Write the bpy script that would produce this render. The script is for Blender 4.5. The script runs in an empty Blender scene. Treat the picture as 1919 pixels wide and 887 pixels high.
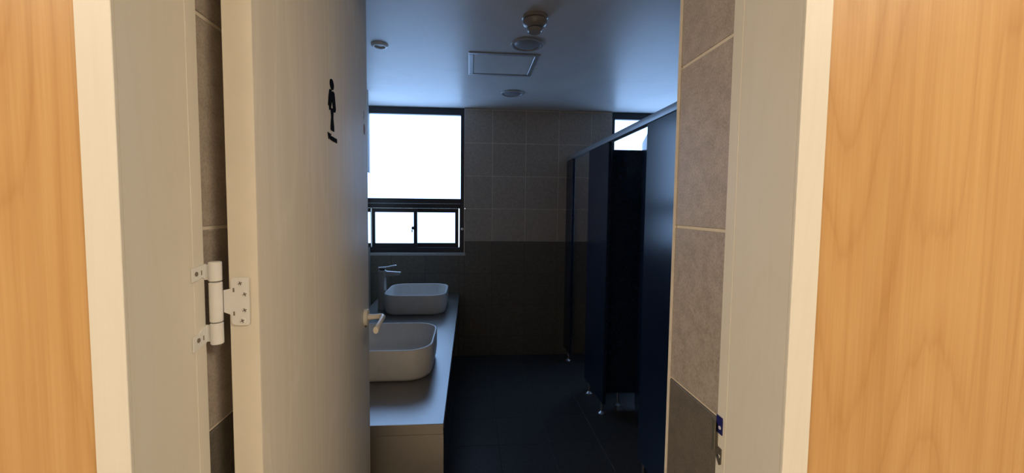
import bpy, bmesh, math, random
from mathutils import Matrix, Vector
random.seed(4)
S = bpy.context.scene
C = S.collection
# ------------------------------------------------------------------ camera
H = 1.40
cam = bpy.data.cameras.new('camera'); cam_o = bpy.data.objects.new('camera', cam); C.objects.link(cam_o)
cam.sensor_fit = 'HORIZONTAL'; cam.sensor_width = 36.0; cam.lens = 740.0/1919.0*36.0
cam.shift_x = 25.85/1919.0; cam.shift_y = -12.2/1919.0; cam.clip_start = 0.02
_r = (0.99745045, -0.07074660, 0.00935562); _d = (0.00524874, -0.05801515, -0.99830190); _f = (0.07116923, 0.99580579, -0.05749590)
cam_o.matrix_world = Matrix(((_r[0], -_d[0], -_f[0], 0), (_r[1], -_d[1], -_f[1], 0), (_r[2], -_d[2], -_f[2], H), (0, 0, 0, 1)))
S.camera = cam_o
# ------------------------------------------------------------------ world, light levels, exposure
PANE_L = (1.3, 2.2, 3.8)        # daylight through frosted panes (blue against the warm corridor lamps)
LAMP_L = (1.0, 0.87, 0.70)      # colour of the corridor lamps
LAMP_E = 41.0
w = bpy.data.worlds.new('sky'); S.world = w; w.use_nodes = True
w.node_tree.nodes['Background'].inputs[0].default_value = (0.55, 0.78, 1.0, 1); w.node_tree.nodes['Background'].inputs[1].default_value = 4.0
S.view_settings.view_transform = 'Standard'; S.view_settings.look = 'None'
S.view_settings.exposure = 0.0; S.view_settings.gamma = 1.0; S.view_settings.use_curve_mapping = False

# ------------------------------------------------------------------ helpers
def box(bm, x0, x1, y0, y1, z0, z1, bev=0.0, seg=2, mi=0):
    t = bmesh.new()
    v = [t.verts.new((x, y, z)) for z in (z0, z1) for y in (y0, y1) for x in (x0, x1)]
    for f in ((0, 2, 3, 1), (4, 5, 7, 6), (0, 1, 5, 4), (2, 6, 7, 3), (0, 4, 6, 2), (1, 3, 7, 5)):
        t.faces.new([v[i] for i in f])
    if bev > 0: bmesh.ops.bevel(t, geom=t.edges[:], offset=bev, segments=seg, affect='EDGES', profile=0.5)
    merge(bm, t, mi)
def merge(bm, t, mi=0):
    t.normal_update()
    off = [bm.verts.new(v.co) for v in t.verts]; t.verts.index_update()
    for f in t.faces:
        try:
            n = bm.faces.new([off[v.index] for v in f.verts]); n.material_index = mi; n.smooth = f.smooth
        except ValueError: pass
    t.free()
def lathe(bm, prof, seg=32, M=Matrix(), mi=0):
    rings = []
    for r, z in prof:
        if r < 1e-6: rings.append([bm.verts.new(M @ Vector((0, 0, z)))])
        else: rings.append([bm.verts.new(M @ Vector((r*math.cos(2*math.pi*i/seg), r*math.sin(2*math.pi*i/seg), z))) for i in range(seg)])
    for a, b in zip(rings, rings[1:]):
        for i in range(seg):
            j = (i+1) % seg
            if len(a) == 1 and len(b) == 1: continue
            if len(a) == 1: f = bm.faces.new((a[0], b[j], b[i]))
            elif len(b) == 1: f = bm.faces.new((a[i], a[j], b[0]))
            else: f = bm.faces.new((a[i], a[j], b[j], b[i]))
            f.material_index = mi
def prism(bm, pts, d, mi=0):
    """closed polygon pts (3D) extruded by vector d"""
    d = Vector(d); a = [bm.verts.new(p) for p in pts]; b = [bm.verts.new(Vector(p)+d) for p in pts]; n = len(pts)
    bm.faces.new(a).material_index = mi; bm.faces.new(b[::-1]).material_index = mi
    for i in range(n): bm.faces.new((a[i], b[i], b[(i+1) % n], a[(i+1) % n])).material_index = mi
def loft(bm, loops, cap0=True, cap1=True, mi=0):
    L = [[bm.verts.new(p) for p in l] for l in loops]; n = len(L[0])
    for a, b in zip(L, L[1:]):
        for i in range(n): bm.faces.new((a[i], a[(i+1) % n], b[(i+1) % n], b[i])).material_index = mi
    if cap0: bm.faces.new(L[0][::-1])
    if cap1: bm.faces.new(L[-1])
def rrect(cx, cy, hx, hy, r, z, n=8):
    out = []
    for k, (sx, sy) in enumerate(((1, 1), (-1, 1), (-1, -1), (1, -1))):
        for i in range(n+1):
            a = math.pi/2*(k+i/n); out.append((cx+sx*(hx-r)+r*math.cos(a), cy+sy*(hy-r)+r*math.sin(a), z))
    return out
def obj(name, bm, mats, parent=None, smooth=None, loc=None):
    bmesh.ops.remove_doubles(bm, verts=bm.verts[:], dist=1e-6)
    bmesh.ops.recalc_face_normals(bm, faces=bm.faces[:])
    me = bpy.data.meshes.new(name); bm.to_mesh(me); bm.free()
    for m in (mats if isinstance(mats, (list, tuple)) else [mats]): me.materials.append(m)
    if smooth is not None:
        me.polygons.foreach_set('use_smooth', [True]*len(me.polygons)); me.set_sharp_from_angle(angle=math.radians(smooth))
    o = bpy.data.objects.new(name, me); C.objects.link(o)
    if parent: o.parent = parent
    if loc: o.location = loc
    return o
def tag(o, label, cat, group=None, kind=None):
    o['label'] = label; o['category'] = cat
    if group: o['group'] = group
    if kind: o['kind'] = kind
    return o
def empty(name, loc=(0, 0, 0), rz=0):
    o = bpy.data.objects.new(name, None); C.objects.link(o); o.location = loc; o.rotation_euler = (0, 0, rz); o.empty_display_size = .1
    return o
def copy_tree(o, parent=None):
    c = o.copy(); C.objects.link(c); c.parent = parent
    for ch in list(o.children): copy_tree(ch, c)
    return c
def bx(name, args, mat, parent=None, bev=0.0, seg=2):
    bm = bmesh.new(); box(bm, *args, bev, seg); return obj(name, bm, mat, parent, 40 if bev else None)

# ------------------------------------------------------------------ materials
class N:
    def __init__(s, name):
        s.m = bpy.data.materials.new(name); s.m.use_nodes = True; s.t = s.m.node_tree; s.b = s.t.nodes['Principled BSDF']
    def n(s, typ, **kw):
        nd = s.t.nodes.new(typ)
        for k, v in kw.items():
            if hasattr(nd, k): setattr(nd, k, v)
            else: nd.inputs[k].default_value = v
        return nd
    def l(s, a, b): s.t.links.new(a, b)
    def coord(s, scale, kind='Object'):
        tc = s.n('ShaderNodeTexCoord'); mp = s.n('ShaderNodeMapping'); mp.inputs['Scale'].default_value = scale
        s.l(tc.outputs[kind], mp.inputs[0]); return mp.outputs[0]
    def noise(s, vec, scale, detail=4, rough=.55, dist=0):
        nd = s.n('ShaderNodeTexNoise'); nd.inputs['Scale'].default_value = scale; nd.inputs['Detail'].default_value = detail
        nd.inputs['Roughness'].default_value = rough; nd.inputs['Distortion'].default_value = dist; s.l(vec, nd.inputs['Vector']); return nd.outputs['Fac']
    def ramp(s, fac, stops):
        r = s.n('ShaderNodeValToRGB'); e = r.color_ramp.elements
        while len(e) < len(stops): e.new(.5)
        for k, (p, c) in zip(e, stops): k.position = p; k.color = (*c, 1) if len(c) == 3 else c
        s.l(fac, r.inputs[0]); return r.outputs[0]
    def mix(s, a, b, f, mode='MIX'):
        m = s.n('ShaderNodeMix', data_type='RGBA', blend_type=mode)
        for sock, v in ((m.inputs[0], f), (m.inputs[6], a), (m.inputs[7], b)):
            if hasattr(v, 'is_linked'): s.l(v, sock)
            elif isinstance(v, (int, float)): sock.default_value = v
            else: sock.default_value = (*v, 1)
        return m.outputs[2]
    def bump(s, fac, strength, dist=.001):
        b = s.n('ShaderNodeBump'); b.inputs['Strength'].default_value = strength; b.inputs['Distance'].default_value = dist
        s.l(fac, b.inputs['Height']); s.l(b.outputs[0], s.b.inputs['Normal'])
    def done(s, col, rough=.5, spec=.5, metal=0):
        i = s.b.inputs
        if hasattr(col, 'is_linked'): s.l(col, i['Base Color'])
        else: i['Base Color'].default_value = (*col, 1)
        i['Roughness'].default_value = rough; i['Specular IOR Level'].default_value = spec; i['Metallic'].default_value = metal
        return s.m
def plain(name, col, rough=.5, spec=.5, metal=0, var=.06, sc=40):
    k = N(name); f = k.noise(k.coord((1, 1, 1)), sc, 3)
    c = k.ramp(f, ((.3, tuple(v*(1-var) for v in col)), (.7, tuple(min(1, v*(1+var)) for v in col))))
    return k.done(c, rough, spec, metal)
def tile_mat(name, a, b, rough, bump=.25, spec=.5):
    k = N(name); v = k.coord((1, 1, 1))
    tc = k.n('ShaderNodeTexCoord'); oi = k.n('ShaderNodeObjectInfo')
    ad = k.n('ShaderNodeVectorMath', operation='MULTIPLY_ADD'); k.l(oi.outputs['Random'], ad.inputs[0]); ad.inputs[1].default_value = (31, 17, 9)
    k.l(tc.outputs['Object'], ad.inputs[2]); v = ad.outputs[0]
    f1 = k.noise(v, 260, 3, .6); f2 = k.noise(v, 45, 4, .6)
    c = k.mix(k.ramp(f1, ((.32, a), (.62, b))), k.ramp(f2, ((.35, a), (.68, b))), .45)
    dk = k.n('ShaderNodeMapRange'); k.l(oi.outputs['Random'], dk.inputs[0]); dk.inputs[3].default_value = .94; dk.inputs[4].default_value = 1.04
    cmb = k.n('ShaderNodeCombineColor'); [k.l(dk.outputs[0], cmb.inputs[i]) for i in range(3)]
    c = k.mix(c, cmb.outputs[0], 1.0, 'MULTIPLY')
    k.bump(f1, bump, .0008); return k.done(c, rough, spec)
def wood_mat(name, light, mid, dark, contrast=1.0, rough=.42, lines=26.0):
    k = N(name)
    d = k.noise(k.coord((3.4, 3.4, .42)), 1.0, 2, .45)            # slow field whose contour lines are the grain arches
    fine = k.noise(k.coord((60, 60, 1.6)), 1.0, 3, .6)
    m1 = k.n('ShaderNodeMath', operation='MULTIPLY_ADD'); k.l(fine, m1.inputs[0]); m1.inputs[1].default_value = .022; k.l(d, m1.inputs[2])
    m2 = k.n('ShaderNodeMath', operation='MULTIPLY'); k.l(m1.outputs[0], m2.inputs[0]); m2.inputs[1].default_value = lines
    fr = k.n('ShaderNodeMath', operation='FRACT'); k.l(m2.outputs[0], fr.inputs[0])
    rings = k.ramp(fr.outputs[0], ((0, mid), (.45, light), (.80, mid), (.93, dark), (1.0, mid)))
    st = k.noise(k.coord((75, 75, 1.1)), 1.0, 4, .6); fs = k.noise(k.coord((330, 330, 6)), 1.0, 3, .6)
    streak = k.ramp(st, ((.32, dark), (.5, mid), (.68, light)))
    broad = k.ramp(k.noise(k.coord((10, 10, .35)), 1.0, 3, .5), ((.32, dark), (.5, mid), (.68, light)))
    c = k.mix(k.mix(rings, streak, .48), broad, .30)
    c = k.mix(c, k.ramp(fs, ((.3, dark), (.7, light))), .20)
    c = k.mix(mid, c, contrast)
    k.bump(fs, .08, .0005); return k.done(c, rough, .4)
M = {}
M['wood'] = wood_mat('maple laminate', (.68, .415, .17), (.59, .33, .12), (.45, .225, .066), 1.0)
M['film'] = wood_mat('cream wood film', (.81, .77, .67), (.79, .745, .64), (.75, .70, .59), .8, .45)
M['doorfilm'] = wood_mat('door wood film', (.71, .645, .535), (.735, .67, .56), (.86, .80, .685), 1.0, .5, 12.0)
M['dooredge'] = plain('door edge film', (.76, .70, .58), .5, .4, var=.03, sc=12)
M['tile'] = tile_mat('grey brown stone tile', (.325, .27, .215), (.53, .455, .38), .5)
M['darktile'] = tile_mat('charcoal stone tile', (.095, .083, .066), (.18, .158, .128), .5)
M['floortile'] = tile_mat('dark floor tile', (.03, .03, .031), (.065, .065, .067), .42)
M['grout'] = plain('pale grout', (.74, .66, .53), .9, .2)
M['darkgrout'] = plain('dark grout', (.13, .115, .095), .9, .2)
M['floorgrout'] = plain('floor grout', (.07, .07, .07), .9, .2)
k = N('ceiling paint'); v = k.coord((1, 1, 1))
M['ceiling'] = k.done(k.mix(k.ramp(k.noise(v, 2.2, 4, .6, 1.2), ((.30, (.60, .60, .60)), (.52, (.70, .70, .70)))), (.70, .70, .70), .45), .38, .5)
M['plaster'] = plain('corridor plaster', (.82, .79, .73), .85, .3)
M['corridor_floor'] = plain('corridor floor', (.50, .45, .38), .4, .5)
M['navy'] = plain('dark navy laminate', (.010, .021, .048), .22, .5, var=.1)
M['navy'].node_tree.nodes['Principled BSDF'].inputs['IOR'].default_value = 1.75
M['rail'] = plain('anodised rail', (.42, .45, .48), .38, .5, .6)
M['steel'] = plain('brushed steel', (.62, .62, .62), .28, .5, 1.0)
M['alu'] = plain('aluminium frame', (.55, .56, .58), .4, .5, .7)
M['frame'] = plain('dark window frame', (.016, .016, .022), .42, .5)
M['gasket'] = plain('grey frame edge', (.30, .33, .36), .4, .5)
M['sill'] = plain('grey stone sill', (.42, .42, .42), .35, .5)
M['white'] = plain('white enamel', (.78, .77, .74), .35, .5, var=.02)
M['bright'] = plain('bright white plastic', (.90, .90, .89), .3, .5, var=.01)
M['ring'] = plain('grey lamp ring', (.42, .43, .45), .35, .5)
M['handle'] = plain('cream enamel', (.80, .75, .64), .3, .5, var=.02)
M['ceramic'] = plain('matt ceramic', (.80, .79, .76), .3, .5, var=.03)
M['counter'] = tile_mat('grey engineered stone', (.085, .073, .058), (.125, .108, .088), .32, .03, .5)
M['counter'].node_tree.nodes['Principled BSDF'].inputs['IOR'].default_value = 2.9
M['faucet'] = plain('satin faucet', (.50, .50, .50), .28, .5, .4)
M['black'] = plain('black lettering', (.005, .005, .006), .8, .05)
M['screw'] = plain('screw recess', (.20, .17, .13), .6, .4)
M['stain'] = plain('faded red sticker', (.36, .27, .24), .6, .3)
M['bluefilm'] = plain('blue film', (.012, .014, .12), .35, .5)
M['print'] = plain('pale print', (.55, .55, .6), .5, .4)
M['strike'] = plain('weathered steel', (.20, .185, .15), .4, .5, .6)
M['mirror'] = plain('mirror glass', (.85, .86, .87), .02, .5, 1.0, var=0)
M['lens'] = plain('grey lamp lens', (.30, .31, .33), .35, .5)
M['detector'] = plain('aged detector plastic', (.30, .27, .24), .2, .5, var=.02)
M['dark'] = plain('dark recess', (.06, .06, .065), .6, .3)
def emit(name, col, st):
    k = N(name); k.done((.8, .8, .8), .6); k.b.inputs['Emission Color'].default_value = (*col, 1); k.b.inputs['Emission Strength'].default_value = st
    return k.m
M['pane'] = emit('daylit frosted glass', PANE_L, 1.0)
M['lamp'] = emit('lamp diffuser', LAMP_L, LAMP_E)

# ------------------------------------------------------------------ tiled walls
MESHES = {}
def tile_mesh(w_, h_, t, bev=.0015):
    key = (round(w_, 4), round(h_, 4), t)
    if key in MESHES: return MESHES[key]
    bm = bmesh.new(); lo = [(-w_/2, -h_/2), (w_/2, -h_/2), (w_/2, h_/2), (-w_/2, h_/2)]
    li = [(x-math.copysign(bev, x), y-math.copysign(bev, y)) for x, y in lo]
    loft(bm, [[(x, y, 0) for x, y in lo], [(x, y, t-bev) for x, y in lo], [(x, y, t) for x, y in li]], cap0=False)
    bmesh.ops.recalc_face_normals(bm, faces=bm.faces[:])
    me = bpy.data.meshes.new('tile'); bm.to_mesh(me); bm.free(); me.materials.append(M['tile']); MESHES[key] = me
    return me
def lay(parent, origin, ua, va, u0, u1, v0, v1, uo, vo, pu=.3, pv=.3, gap=.0042, t=.008, mat=None, matf=None, minsz=.012):
    """tiles on a rectangle: origin + u*ua + v*va, outward normal ua x va"""
    ua, va = Vector(ua), Vector(va); n = ua.cross(va); R = Matrix((ua, va, n)).transposed().to_4x4()
    cut = lambda a0, a1, o, p: [(max(a0, o+k*p), min(a1, o+(k+1)*p)) for k in range(math.floor((a0-o)/p-1e-6), math.ceil((a1-o)/p)) if min(a1, o+(k+1)*p)-max(a0, o+k*p) > minsz]
    for a, b in cut(u0, u1, uo, pu):
        for c, d in cut(v0, v1, vo, pv):
            me = tile_mesh(b-a-gap, d-c-gap, t)
            o = bpy.data.objects.new('tile', me); C.objects.link(o); o.parent = parent
            o.matrix_local = Matrix.Translation(Vector(origin)+ua*((a+b)/2)+va*((c+d)/2)) @ R
            o.material_slots[0].link = 'OBJECT'; o.material_slots[0].material = matf((c+d)/2) if matf else mat
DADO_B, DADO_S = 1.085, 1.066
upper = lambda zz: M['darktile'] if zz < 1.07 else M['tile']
T = .008
def wall(name, boxes, label, split):
    bm = bmesh.new()
    for (x0, x1, y0, y1, z0, z1) in boxes:
        if z0 < split < z1:
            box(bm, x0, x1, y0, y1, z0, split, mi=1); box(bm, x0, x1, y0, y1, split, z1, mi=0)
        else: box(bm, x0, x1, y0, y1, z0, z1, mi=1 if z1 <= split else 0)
    return tag(obj(name, bm, [M['grout'], M['darkgrout']]), label, 'wall', kind='structure')
BY, CZ = 3.65, 2.30          # back wall face, room ceiling
LX, RX = -.80, 2.20          # basin wall, far side of the stalls
NX = -.96                    # window nook side
JY0, JY1, WY1 = .455, .58, .744   # corridor face of the frame, its room side, room side of the door wall
XL, XR = -.374, .392         # clear opening
b_ = BY+.0012              # grout plane a little behind the tile faces
wb = wall('wall_back', [(NX-.1, RX+.1, b_, 3.9, 0, .95), (-.053+T, 1.32-T, b_, 3.9, .95, CZ)], 'dark tiled end wall with a pier between the two windows', DADO_B)
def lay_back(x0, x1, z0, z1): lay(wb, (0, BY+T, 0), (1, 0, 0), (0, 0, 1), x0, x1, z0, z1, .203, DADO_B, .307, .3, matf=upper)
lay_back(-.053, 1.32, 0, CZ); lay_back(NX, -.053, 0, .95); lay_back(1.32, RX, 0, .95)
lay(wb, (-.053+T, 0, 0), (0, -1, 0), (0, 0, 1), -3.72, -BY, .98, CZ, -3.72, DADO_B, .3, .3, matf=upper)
bx('corner_trim', (-.0555, -.0505, BY-.003, BY+.004, .95, CZ), M['alu'], wb)
wl = wall('wall_left', [(LX-.12, LX-.0012, WY1-.05, 3.2, 0, CZ)], 'tiled side wall behind the basin counter', DADO_B)
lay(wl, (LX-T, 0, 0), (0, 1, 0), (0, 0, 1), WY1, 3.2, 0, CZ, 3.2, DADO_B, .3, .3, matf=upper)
wn = wall('wall_nook', [(NX-.1, NX+T-.0012, 3.2, 3.9, 0, CZ)], 'narrow tiled return beside the tall frosted window', DADO_B)
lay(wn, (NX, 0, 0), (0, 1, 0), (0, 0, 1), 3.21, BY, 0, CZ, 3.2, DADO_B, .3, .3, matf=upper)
bx('corner_trim', (LX-.006, LX+.003, 3.196, 3.205, 0, CZ), M['alu'], wl)
wr = wall('wall_right', [(RX-T+.0012, RX+.15, WY1-.05, 3.9, 0, CZ)], 'tiled wall behind the toilet stalls', DADO_B)
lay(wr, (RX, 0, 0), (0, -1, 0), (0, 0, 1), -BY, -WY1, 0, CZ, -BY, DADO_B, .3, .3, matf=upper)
wf = wall('wall_front', [(-3.2, XL-.04, JY0+.012, WY1-.0012, 0, 2.5), (XR+.04, 3.2, JY0+.012, WY1-.0012, 0, 2.5), (XL-.04, XR+.04, JY0+.012, WY1-T, 2.22, 2.5)],
          'doorway wall, maple panels outside and stone tiles in the reveal', DADO_S)
for s, xx in ((1, XR+.006), (-1, XL-.006)):       # tiled reveals behind the frame
    bm = bmesh.new(); x0, x1 = sorted((xx+s*.0012, xx+s*.06))
    box(bm, x0, x1, JY1, WY1-T, 0, DADO_S, mi=1); box(bm, x0, x1, JY1, WY1-T, DADO_S, 2.22)
    obj('reveal_bed', bm, [M['grout'], M['darkgrout']], wf)
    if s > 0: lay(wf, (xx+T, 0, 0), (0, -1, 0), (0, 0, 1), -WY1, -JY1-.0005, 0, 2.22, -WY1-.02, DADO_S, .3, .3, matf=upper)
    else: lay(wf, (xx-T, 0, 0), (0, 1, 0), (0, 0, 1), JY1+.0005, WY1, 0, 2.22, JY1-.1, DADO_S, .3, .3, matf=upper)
    x0, x1 = sorted((xx-s*.0015, xx+s*.006)); bx('corner_trim', (x0, x1, WY1-.004, WY1+.0035, 0, 2.22), M['grout'], wf)
for x0, x1 in ((LX, XL-.07), (XR+.07, RX)):
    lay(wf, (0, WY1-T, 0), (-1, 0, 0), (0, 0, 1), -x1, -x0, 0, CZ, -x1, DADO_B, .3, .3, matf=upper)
for x0, x1 in ((-2.4, -.4035), (.4185, 2.4)):
    bx('wood_panel', (x0, x1, JY0+.001, JY0+.013, 0, 2.4), M['wood'], wf, .0008, 1)
fl = tag(bx('floor', (LX-.3, RX+.1, WY1-.02, 3.8, -.1, -.0012), M['floorgrout']), 'dark tiled washroom floor', 'floor', kind='structure')
lay(fl, (0, 0, -T), (1, 0, 0), (0, 1, 0), LX, RX, WY1, BY, .177, WY1, .3, .3, mat=M['floortile'])
tag(bx('floor_corridor', (-3.2, 3.2, -2.3, WY1-.02, -.1, 0), M['corridor_floor']), 'smooth corridor floor before the doorway', 'floor', kind='structure')
tag(bx('ceiling', (NX-.1, RX+.1, WY1-.05, 3.9, CZ, CZ+.1), M['ceiling']), 'pale painted washroom ceiling with faint scuffs', 'ceiling', kind='structure')
tag(bx('ceiling_corridor', (-3.2, 3.2, -2.3, WY1, 2.5, 2.6), M['plaster']), 'corridor ceiling carrying the lamps', 'ceiling', kind='structure')
tag(bx('wall_corridor', (-3.2, 3.2, -2.4, -2.3, 0, 2.5), M['plaster']), 'plain cream corridor wall facing the doorway', 'wall', kind='structure')
for i, x in enumerate((-3.3, 3.2)):
    tag(bx('wall_corridor_end', (x, x+.1, -2.4, WY1, 0, 2.5), M['plaster']), ('plain cream wall closing the corridor on the left', 'plain cream wall closing the corridor on the right')[i], 'wall', kind='structure')

# corridor lamps (real fittings on the corridor ceiling)
def ceiling_lamp(x, y, label):
    r = tag(empty('corridor_lamp', (x, y, 2.5)), label, 'lamp', 'corridor ceiling lamps')
    bx('housing', (-.57, .57, -.14, .14, -.03, -.0005), M['white'], r, .004); bx('diffuser', (-.55, .55, -.12, .12, -.036, -.0302), M['lamp'], r)
for x, w_ in ((-1.3, 'left'), (1.3, 'right')):
    ceiling_lamp(x, -.62, 'flat corridor ceiling lamp, %s of the pair before the doorway' % w_)

# ------------------------------------------------------------------ door frame (jambs, casing, strike plate)
fr = tag(empty('trim_1', (0, JY0, 0)), 'cream wood-grain door frame around the open doorway', 'door frame', kind='structure')
y0, y1 = 0, JY1-JY0
for s, xx, wd in ((-1, XL, .0365), (1, XR, .034)):
    a, b = sorted((xx, xx+s*.0125)); o = bx('jamb', (a, b, .0, y1, 0, 2.21), M['film'], fr)
    a, b = sorted((xx, xx+s*wd)); bx('casing', (a, b, -.0045, -.0001, 0, 2.24), M['film'], fr, .0006, 1)
    a, b = sorted((xx-s*.0006, xx+s*.004)); bx('stop_strip', (a, b, y1-.021, y1-.0003, 0, 2.195), M['film'], fr, .0002, 1)
bx('head_jamb', (XL, XR, .0, y1, 2.195, 2.22), M['film'], fr, .001); bx('head_casing', (XL-.036, XR+.034, -.0055, -.0046, 2.195, 2.24), M['film'], fr, .001)
# strike plate on the lock jamb: two tabs on the jamb face and a lip round its edge
sx = XR-.0022; sy = y1
bm = bmesh.new()
prism(bm, [(sx, sy-.0005, 1.077), (sx, sy-.014, 1.077), (sx, sy-.0148, 1.072), (sx, sy-.0148, 1.050), (sx, sy-.0005, 1.050)], (.0014, 0, 0)); st = None
plate = bmesh.new()
prism(plate, [(sx, sy+.0004, 1.066), (sx, sy-.0045, 1.063), (sx, sy-.0045, 1.049), (sx, sy-.0045, 1.028), (sx, sy-.0148, 1.028), (sx, sy-.0148, 1.004), (sx, sy-.010, 1.000), (sx, sy-.0035, 1.008), (sx, sy+.0004, 1.018)], (.0012, 0, 0))
box(plate, sx-.002, sx+.0005, sy-.001, sy+.007, 1.017, 1.068, .0006, 1)
st = obj('strike_plate', plate, M['strike'], fr); st['label'] = 'worn steel strike plate'
ob = obj('film_tab', bm, M['bluefilm'], st); ob['label'] = 'dark blue protective film tab'
bm = bmesh.new(); lathe(bm, [(0, .0006), (.0028, .0006), (.003, 0)], 12, Matrix.Translation((sx, sy-.0095, 1.060)) @ Matrix.Rotation(-math.pi/2, 4, 'Y')); obj('film_mark', bm, M['print'], st)
for z in (1.014,):
    bm = bmesh.new(); lathe(bm, [(0, .0008), (.003, .0008), (.0034, 0)], 12, Matrix.Translation((sx, sy-.009, z)) @ Matrix.Rotation(-math.pi/2, 4, 'Y')); obj('screw', bm, M['steel'], st)

# ------------------------------------------------------------------ door leaf, swung into the room
ang = math.atan2(1.35-.59, -.341+.305)
dr = tag(empty('door_1', (-.305, .59, 0), ang), 'open pale wood-grain washroom door with a black figure sign', 'door', kind='structure')
W = .762
bx('leaf', (0, W, .0, .040, .008, 2.18), M['doorfilm'], dr, .0012)
bx('edge_band', (-.0012, .0002, .0004, .0396, .008, 2.18), M['dooredge'], dr, .0004, 1)
# figure sign: pieces of black plate (u along the leaf, v height)
sg = empty('figure_sign'); sg.parent = dr; sg.location = (0, 0, 0); sg['label'] = 'black female figure sign with lettering'
def plate_piece(name, pts):
    bm = bmesh.new(); prism(bm, [(u, -.0015, v) for u, v in pts], (0, .0014, 0)); return obj(name, bm, M['black'], sg)
plate_piece('head', [(.3700+.0150*math.cos(a*math.pi/14), 1.6810+.0122*math.sin(a*math.pi/14)) for a in range(28)])
plate_piece('left_arm', [(.3515, 1.6655), (.362, 1.6680), (.3705, 1.6640), (.3705, 1.6470), (.3600, 1.6255), (.3575, 1.6200), (.3475, 1.6180), (.3470, 1.6260), (.3400, 1.6275), (.3440, 1.6470)])
plate_piece('right_arm', [(.3705, 1.6640), (.379, 1.6680), (.3885, 1.6660), (.3925, 1.6560), (.3985, 1.6300), (.3940, 1.6220), (.3810, 1.6200), (.3765, 1.6265), (.3705, 1.6470)])
plate_piece('hem', [(.3600, 1.6255), (.3765, 1.6265), (.3810, 1.6200), (.3575, 1.6200)])
plate_piece('legs', [(.3590, 1.6205), (.3795, 1.6205), (.3770, 1.6050), (.3825, 1.5850), (.3825, 1.5745), (.3565, 1.5745), (.3570, 1.5850), (.3620, 1.6050)])
cu = bpy.data.curves.new('lettering', 'FONT'); cu.body = 'Women'; cu.size = .0190; cu.extrude = .0006; cu.offset = .0009; cu.align_x = 'CENTER'; cu.resolution_u = 3
to = bpy.data.objects.new('tmp_text', cu); C.objects.link(to)
dg = bpy.context.evaluated_depsgraph_get(); me = bpy.data.meshes.new_from_object(to.evaluated_get(dg)); bpy.data.objects.remove(to)
xs = [v.co.x for v in me.vertices]; sc = .072/(max(xs)-min(xs))
me.transform(Matrix.Diagonal((sc, 1, 1, 1))); me.materials.clear(); me.materials.append(M['black'])
lt = bpy.data.objects.new('lettering', me); C.objects.link(lt); lt.parent = sg; lt.location = (.3700, -.0008, 1.5520); lt.rotation_euler = (math.pi/2, 0, 0)
# faded round sticker close to the free edge
bm = bmesh.new(); prism(bm, [(.717+.011*math.cos(a*math.pi/10), -.0006, 1.645+.017*math.sin(a*math.pi/10)) for a in range(20)], (0, .0005, 0))
ob = obj('faded_sticker', bm, M['stain'], dr); ob['label'] = 'faded reddish sticker near the free edge'
bm = bmesh.new(); prism(bm, [(.714, -.0006, 1.675), (.7165, -.0006, 1.70), (.7125, -.0006, 1.703), (.7105, -.0006, 1.680)], (0, .0005, 0)); obj('faded_mark', bm, M['stain'], dr)
# lever handle
hd = empty('lever_handle'); hd.parent = dr; hd.location = (.700, 0, 1.040); hd['label'] = 'cream lever handle on a round rose'
RotX = Matrix.Rotation(math.pi/2, 4, 'X')          # lathe axis -> local -Y
bm = bmesh.new(); lathe(bm, [(0, -.0005), (.0265, -.0005), (.0265, .008), (.0245, .0105), (.012, .011), (0, .011)], 40, RotX); obj('rose', bm, M['handle'], hd, 35)
bm = bmesh.new()
def ell(c, nx, a, b, n=14):                       # ellipse loop around direction nx
    nx = Vector(nx).normalized(); zz = Vector((0, 0, 1)); s_ = nx.cross(zz).normalized(); t_ = s_.cross(nx)
    return [Vector(c)+s_*(a*math.cos(2*math.pi*i/n))+t_*(b*math.sin(2*math.pi*i/n)) for i in range(n)]
pth = [((0, -.010, 0), (0, -1, 0), .0095, .0095), ((0, -.030, .0005), (0, -1, 0), .0085, .0085), ((0, -.044, .002), (-.15, -1, 0), .0085, .0085), ((-.004, -.053, .003), (-.6, -.8, 0), .0088, .0085),
       ((-.013, -.058, .0028), (-1, -.2, 0), .0085, .0082), ((-.045, -.0585, .000), (-1, .02, 0), .0065, .0085), ((-.085, -.057, -.004), (-1, .04, 0), .0065, .0095), ((-.113, -.0555, -.0075), (-1, .05, 0), .0085, .0115), ((-.117, -.055, -.008), (-1, .05, 0), .0075, .0105)]
loft(bm, [ell(*p) for p in pth]); obj('lever', bm, M['handle'], hd, 50)
bm = bmesh.new(); lathe(bm, [(0, 0), (.004, 0), (.004, .004), (.0025, .005), (0, .005)], 14, Matrix.Translation((0, 0, -.030)) @ RotX); obj('set_screw', bm, M['screw'], hd)
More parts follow.
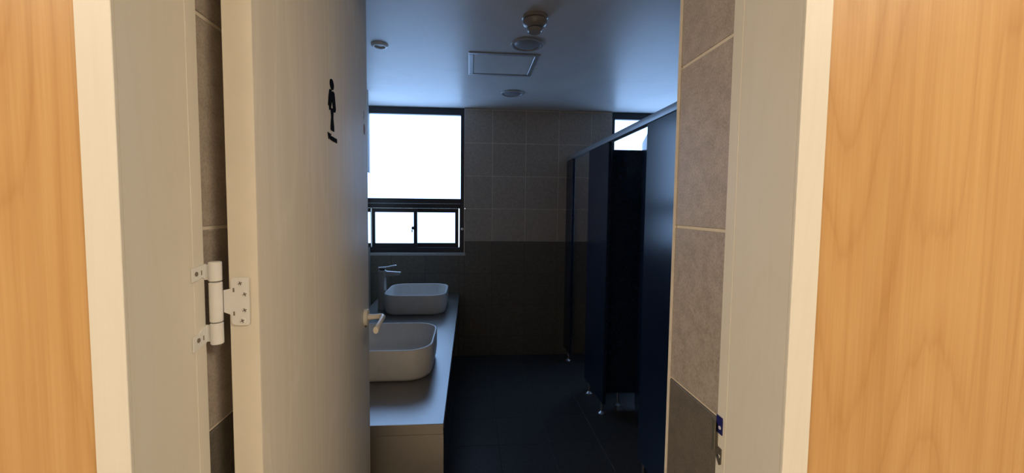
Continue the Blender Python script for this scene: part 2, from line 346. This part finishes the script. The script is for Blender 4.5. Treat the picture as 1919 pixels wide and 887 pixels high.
# hinges: flag hinge with a leaf on the door edge and two arms on the jamb
def hinge(z):
    hg = empty('hinge'); hg.parent = dr; hg['label'] = 'white enamelled butterfly hinge'
    hg.matrix_local = Matrix.Rotation(-ang, 4, 'Z') @ Matrix.Translation((.305, -.59, z))   # world-aligned, at door height z
    ex, ey = -.3425, .5845
    # leaf on the door edge (faces the corridor)
    bm = bmesh.new(); r_ = .006; X0, X1, Z0, Z1 = -.347, -.3165, -.031, .038; pts = []
    for cx_, cz_, a0 in ((X1-r_*.3, Z1-r_*.3, 0), (X0+.006+r_, Z1-r_, 1), (X0+.006+r_, Z0+r_, 2), (X1-r_*.6, Z0+r_*.6, 3)):
        rr = r_*.3 if a0 == 0 else (r_*.6 if a0 == 3 else r_)
        if a0 == 2: pts += [(X0+.006, .022), (X0-.004, .020), (X0-.004, -.012), (X0+.006, -.016)]
        for i in range(5): pts.append((cx_+rr*math.cos(math.pi/2*(a0+i/4)), cz_+rr*math.sin(math.pi/2*(a0+i/4))))
    prism(bm, [(x, ey, zz) for x, zz in pts], (0, .0024, 0)); lf = obj('door_plate', bm, M['white'], hg)
    for (sx_, sz_) in ((-.3275, .030), (-.3215, .014), (-.3220, -.009), (-.3255, -.0245)):
        bm = bmesh.new(); Mx = Matrix.Translation((sx_, ey, sz_)) @ RotX
        lathe(bm, [(.0042, -.0002), (.0042, .0005), (.0034, .0009), (0, .0006)], 16, Mx); o_ = obj('screw', bm, M['white'], hg)
        bm = bmesh.new()
        for a in (0.4, 1.97): box_rot(bm, sx_, ey-.0012, sz_, .0028, .0006, a)
        obj('screw_slot', bm, M['screw'], lf)
    for sz_ in (.020, -.014):
        bm = bmesh.new(); box(bm, -.3382, -.3360, ey-.0006, ey+.0004, sz_-.003, sz_+.003, .0003, 1); obj('slot', bm, M['screw'], lf)
    # knuckle: three barrels
    kx, ky, r = -.3595, .5815, .0083
    for i, (za, zb) in enumerate(((.034, .0615), (-.0245, .0325), (-.0565, -.026))):
        bm = bmesh.new(); lathe(bm, [(0, za), (r-.001, za), (r, za+.001), (r, zb-.001), (r-.001, zb), (0, zb)], 24, Matrix.Translation((kx, ky, 0))); obj('knuckle', bm, M['white'], hg, 40)
    # arms on the jamb face
    jx = XL+.0008
    for i, pl in enumerate(([(.5812, .0585), (.553, .0555), (.553, .0365), (.566, .0385), (.572, .041), (.5812, .036)], [(.5812, -.0285), (.573, -.030), (.565, -.036), (.5515, -.0385), (.5515, -.059), (.5812, -.0525)])):
        bm = bmesh.new(); prism(bm, [(jx, y, zz) for y, zz in pl], (.0018, 0, 0)); am = obj('jamb_arm', bm, M['white'], hg)
        bm = bmesh.new(); za, zb = (.036, .058) if i == 0 else (-.0525, -.0285); box(bm, jx, kx, .5785, .5805, za, zb); obj('arm_fold', bm, M['white'], am)
        zc = .047 if i == 0 else -.045
        bm = bmesh.new(); lathe(bm, [(.0032, -.0002), (.0032, .0006), (0, .0005)], 14, Matrix.Translation((jx+.0018, .561, zc)) @ Matrix.Rotation(math.pi/2, 4, 'Y')); obj('screw', bm, M['screw'], am)
        bm = bmesh.new(); box(bm, jx+.0016, jx+.0021, .5705, .5722, zc-.003, zc+.0035); obj('slot', bm, M['screw'], am)
def box_rot(bm, x, y, z, l, w_, a):
    c_, s_ = math.cos(a), math.sin(a)
    P = [(x+c_*u-s_*v, y, z+s_*u+c_*v) for u, v in ((-l, -w_), (l, -w_), (l, w_), (-l, w_))]
    prism(bm, P, (0, .0007, 0))
for z in (.22, 1.258, 1.86): hinge(z)

# ------------------------------------------------------------------ windows
def window(name, x0, x1, label, lock=True):
    """x0..x1 clear frame width; big fixed pane above, two sliding sashes below"""
    r = tag(empty(name, (x0, 3.68, .95)), label, 'window', kind='structure'); w_ = x1-x0; q = -.95
    B = lambda nm, a, mat, p=r, bev=.0015: bx(nm, (a[0], a[1], a[2], a[3], a[4]+q, a[5]+q), mat, p, bev, 1)
    B('frame_head', (0, w_, 0, .07, 2.237, 2.2995), M['frame']); B('frame_foot', (0, w_, 0, .09, .976, 1.022), M['frame'])
    for a, b in ((0, .034), (w_-.034, w_)): B('frame_side', (a, b, .0005, .0695, 1.022, 2.237), M['frame'])
    for a, b in ((.033, .044), (w_-.044, w_-.033)): B('frame_liner', (a, b, .002, .068, 1.022, 1.432), M['frame'])
    B('transom', (.034, w_-.034, -.004, .0705, 1.430, 1.474), M['frame']); B('transom_edge', (.034, w_-.034, -.008, -.0042, 1.424, 1.4305), M['gasket'])
    B('track_head', (.044, w_-.044, .004, .08, 1.384, 1.4295), M['frame'])
    g = B('pane', (.034, w_-.034, .04, .046, 1.474, 2.237), M['pane'], r, 0)
    half = w_/2
    for i, (a, b, y) in enumerate(((.052, half+.015, .010), (half-.035, w_-.054, .046))):
        s_ = empty('sash'); s_.parent = r
        B('rail', (a, b, y, y+.03, 1.345, 1.3835), M['frame'], s_); B('rail', (a, b, y, y+.03, 1.0225, 1.060), M['frame'], s_)
        B('stile', (a, a+.03, y, y+.03, 1.060, 1.345), M['frame'] if i == 0 else M['gasket'], s_); B('stile', (b-.032, b, y, y+.03, 1.060, 1.345), M['frame'], s_)
        B('pane', (a+.03, b-.032, y+.012, y+.017, 1.060, 1.345), M['pane'], s_, 0)
        if i == 0 and lock:
            bm = bmesh.new(); cx_ = b-.034
            prism(bm, [(cx_+.012, y-.016, 1.215+q), (cx_-.010, y-.016, 1.215+q), (cx_-.016, y-.016, 1.207+q), (cx_-.014, y-.016, 1.188+q), (cx_+.012, y-.016, 1.188+q)], (0, .0155, 0))
            prism(bm, [(cx_-.015, y-.020, 1.186+q), (cx_-.006, y-.020, 1.186+q), (cx_-.006, y-.020, 1.164+q), (cx_-.014, y-.020, 1.160+q)], (0, .008, 0))
            obj('latch', bm, M['frame'], s_)
    if lock:
        bm = bmesh.new(); lathe(bm, [(0, .010), (.010, .010), (.012, .006), (.012, 0)], 18, Matrix.Translation((w_-.018, 0.0005, 1.195+q)) @ RotX); obj('stop_knob', bm, M['alu'], r)
    bx('sill', (-.01, w_+.012, -.034, .1, .9485+q, .974+q), M['sill'], r, .002, 1)
    return r
window('window_1', NX+.009, -.0545, 'tall frosted window with two sliding sashes above the basin counter')
window('window_2', 1.3215, RX-.0085, 'frosted window glimpsed over the stall partitions', False)

# ------------------------------------------------------------------ basin counter, basins, faucet, mirror
ZC = .60
ct = tag(empty('basin_counter', (LX, 1.424, 0)), 'long grey stone counter carrying two basins', 'counter')
cw, cl = -.094-LX, BY-1.424
bx('worktop', (.0045, cw, 0, cl-.001, ZC-.04, ZC), M['counter'], ct, .0012, 1)
bx('end_panel', (.0045, cw, .0, .03, .0, ZC-.0401), M['counter'], ct)
bx('front_panel', (cw-.06, cw-.04, .03, cl-.001, .12, ZC-.0402), M['navy'], ct, .002); bx('plinth', (.05, cw-.12, .031, cl-.001, .0, .12), M['navy'], ct)
def basin(cx_, cy_, hx, hy, label):
    r = tag(empty('vessel_basin', (cx_, cy_, ZC)), label, 'basin', 'vessel basins on the counter')
    bm = bmesh.new(); h = .15; rad = .115; L = []
    for dx, z, rr in ((.030, 0.0005, .09), (.014, .004, .105), (.006, .018, .112), (.0005, .06, rad), (0, h-.004, rad), (.0015, h-.001, rad), (.004, h, rad-.003), (.0085, h, rad-.007), (.011, h-.003, rad-.01), (.016, .07, rad-.014), (.032, .034, rad-.02), (.07, .020, .09), (.14, .016, .06)):
        L.append(rrect(0, 0, hx-dx, hy-dx, rr, z))
    loft(bm, L); obj('bowl', bm, M['ceramic'], r, 60)
    bm = bmesh.new(); lathe(bm, [(0, .020), (.018, .020), (.022, .018), (.022, .0162)], 24); obj('drain', bm, M['steel'], r, 40)
    return r
basin(-.405, 1.99, .232, .2195, 'matt pale rectangular vessel basin nearest the open door')
basin(-.409, 3.12, .233, .233, 'matt pale rectangular vessel basin beside the tall faucet, near the window')
def faucet(x, y, label):
    r = tag(empty('basin_faucet', (x, y, ZC)), label, 'faucet')
    bm = bmesh.new(); lathe(bm, [(0, .0004), (.034, .0004), (.034, .006), (.030, .009), (0, .009)], 28); obj('base_ring', bm, M['faucet'], r, 40)
    bm = bmesh.new(); loft(bm, [rrect(0, 0, a, b, .014, z) for a, b, z in ((.031, .026, .008), (.030, .025, .12), (.030, .025, .24), (.031, .026, .288), (.030, .025, .303), (.026, .022, .306))]); obj('body', bm, M['faucet'], r, 50)
    bm = bmesh.new()
    prism(bm, [(.02, -.019, .300), (.02, -.019, .240), (.036, -.019, .252), (.048, -.019, .262), (.125, -.019, .266), (.140, -.019, .276), (.142, -.019, .291), (.05, -.019, .297)], (0, .038, 0))
    bmesh.ops.bevel(bm, geom=bm.edges[:], offset=.002, segments=2, affect='EDGES'); obj('spout', bm, M['faucet'], r, 40)
    bm = bmesh.new(); lathe(bm, [(0, .305), (.020, .305), (.020, .318), (0, .318)], 22); obj('cartridge', bm, M['dark'], r, 40)
    bm = bmesh.new()
    prism(bm, [(-.032, -.017, .317), (.03, -.015, .322), (.105, -.013, .337), (.108, -.013, .344), (.10, -.013, .346), (.03, -.015, .332), (-.030, -.017, .328)], (0, .032, 0))
    bmesh.ops.bevel(bm, geom=bm.edges[:], offset=.0018, segments=2, affect='EDGES'); obj('lever', bm, M['faucet'], r, 40)
    return r
faucet(-.676, 3.085, 'tall satin grey lever faucet beside the basin near the window')
faucet(-.676, 1.96, 'satin faucet beside the basin nearest the door')
mr = tag(empty('wall_mirror', (LX, 1.45, 1.076)), 'long frameless mirror with dark edge on the basin wall', 'mirror')
bx('backing', (.0005, .012, 0, 1.735, 0, .585), M['frame'], mr, .001, 1); bx('glass', (.0122, .016, .004, 1.731, .004, .581), M['mirror'], mr)

# ------------------------------------------------------------------ toilet stalls
SX = .895; PB, PT, DT = .08, 1.829, 1.822
LABP = {}
def foot(p, x, y):
    bm = bmesh.new(); lathe(bm, [(0, .0003), (.026, .0003), (.026, .004), (.014, .012), (.009, .016), (.009, PB+.001), (0, PB+.001)], 20, Matrix.Translation((x, y, 0))); o = obj('foot', bm, M['steel'], p, 40); o['label'] = 'steel foot'
def pilaster(y0, y1, label, feet):
    r = tag(empty('stall_front_panel', (SX, y0, 0)), label, 'partition', 'fixed front panels of the stalls')
    bx('panel', (0, .022, 0, y1-y0, PB, PT), M['navy'], r, .0015, 1)
    for f in feet: foot(r, .011, f-y0)
pilaster(3.43, BY-.001, 'narrow dark front panel against the far tiled wall', (3.50,))
pilaster(2.53, 2.955, 'dark navy front panel between the two open stall doorways', (2.57, 2.86))
pilaster(1.54, 1.972, 'dark navy front panel with bluish sheen beside the door reveal', (1.60, 1.92))
pilaster(WY1+.002, .98, 'dark front panel hidden behind the door reveal', (.80, .94))
rl = tag(bx('stall_head_rail', (SX-.008, SX+.034, WY1+.001, BY-.002, PT, PT+.036), M['rail'], None, .003), 'pale metal head rail running along the stall tops', 'rail')
def divider(y, label):
    r = tag(empty('stall_divider', (SX+.023, y, 0)), label, 'partition', 'dividers between stalls')
    bx('panel', (0, RX-SX-.0235, 0, .02, PB+.012, 1.80), M['navy'], r, .0015, 1); foot2(r)
def foot2(r):
    for x in (.137, .9):
        bm = bmesh.new(); lathe(bm, [(0, .0003), (.026, .0003), (.026, .004), (.014, .012), (.009, .016), (.009, PB+.013), (0, PB+.013)], 20, Matrix.Translation((x, .01, 0))); obj('foot', bm, M['steel'], r, 40)
divider(2.66, 'black divider panel seen through the nearer open stall doorway')
divider(1.66, 'dark divider panel hidden behind the nearest front panel')
def stall_door(y, a, wd, label):
    r = tag(empty('stall_door', (SX+.0245, y, 0), math.radians(90-a)), label, 'door', 'stall doors opening inward')
    bx('panel', (.003, wd, -.0215, -.0015, PB+.02, DT), M['navy'], r, .0015, 1)
    bm = bmesh.new(); lathe(bm, [(0, .010), (.007, .010), (.009, .007), (.006, .004), (.006, -.0005)], 18, Matrix.Translation((wd-.02, -.0215, .93)) @ RotX); o = obj('knob', bm, M['steel'], r, 40); o['label'] = 'small steel knob'
    for z in (.3, 1.6):
        bm = bmesh.new(); lathe(bm, [(0, -.04), (.006, -.04), (.006, .04), (0, .04)], 14, Matrix.Translation((-.003, -.0005, z))); obj('hinge', bm, M['steel'], r, 40)
stall_door(1.985, 19.5, .55, 'dark stall door ajar behind the nearer front panel')
stall_door(2.968, 62, .46, 'dark stall door folded in behind the middle front panel')

# ------------------------------------------------------------------ ceiling fittings
def downlight(x, y, R_, label):
    r = tag(empty('ceiling_downlight', (x, y, CZ)), label, 'light', 'unlit round lights on the washroom ceiling')
    bm = bmesh.new(); lathe(bm, [(R_*.985, -.0003), (R_, -.006), (R_*.97, -.010), (R_*.86, -.011), (R_*.83, -.004), (R_*.82, -.0003)], 48); obj('ring', bm, M['ring'], r, 40)
    bm = bmesh.new(); lathe(bm, [(R_*.825, -.001), (R_*.7, -.008), (R_*.35, -.012), (0, -.013)], 40); obj('lens', bm, M['lens'], r, 60)
downlight(.308, 2.212, .090, 'unlit round ceiling light between the detector and the hatch')
downlight(.325, 3.15, .090, 'unlit round ceiling light beyond the hatch, near the tiled pier')
r = tag(empty('ceiling_spotlight', (-.508, 2.30, CZ)), 'small white ringed spotlight on the ceiling beside the door', 'light')
bm = bmesh.new(); lathe(bm, [(.0475, -.0003), (.047, -.004), (.042, -.010), (.035, -.0135), (.030, -.0125), (.028, -.005), (.0285, -.001)], 40); obj('ring', bm, M['bright'], r, 40)
bm = bmesh.new(); lathe(bm, [(.0285, -.0015), (.018, -.005), (0, -.007)], 30); obj('lens', bm, M['lens'], r, 60)
r = tag(empty('ceiling_hatch', (.197, 2.545, CZ)), 'square access hatch with metal frame in the ceiling', 'hatch')
hx, hy = .211, .195
for a in ((-hx, hx, -hy, -hy+.03), (-hx, hx, hy-.03, hy), (-hx, -hx+.03, -hy+.03, hy-.03), (hx-.03, hx, -hy+.03, hy-.03)):
    bm = bmesh.new(); box(bm, *a, -.006, -.0004, .0025, 1); obj('frame_bar', bm, M['alu'], r)
bx('hatch_panel', (-hx+.034, hx-.034, -hy+.034, hy-.034, -.0035, -.0004), M['ceiling'], r, .001, 1)
r = tag(empty('fire_detector', (.30, 1.90, CZ)), 'domed fire detector hanging from the ceiling', 'detector')
bm = bmesh.new(); lathe(bm, [(0, -.0004), (.060, -.0004), (.061, -.012), (.057, -.016), (0, -.016)], 40); obj('base', bm, M['detector'], r, 40)
bm = bmesh.new(); lathe(bm, [(.050, -.0161), (.058, -.022), (.058, -.034), (.048, -.046), (.036, -.050), (.036, -.054), (0, -.054)], 40); obj('body', bm, M['detector'], r, 40)
bm = bmesh.new(); lathe(bm, [(.026, -.0541), (.034, -.058), (.034, -.068), (.028, -.074), (0, -.075)], 32); obj('sensor_cap', bm, M['detector'], r, 40)
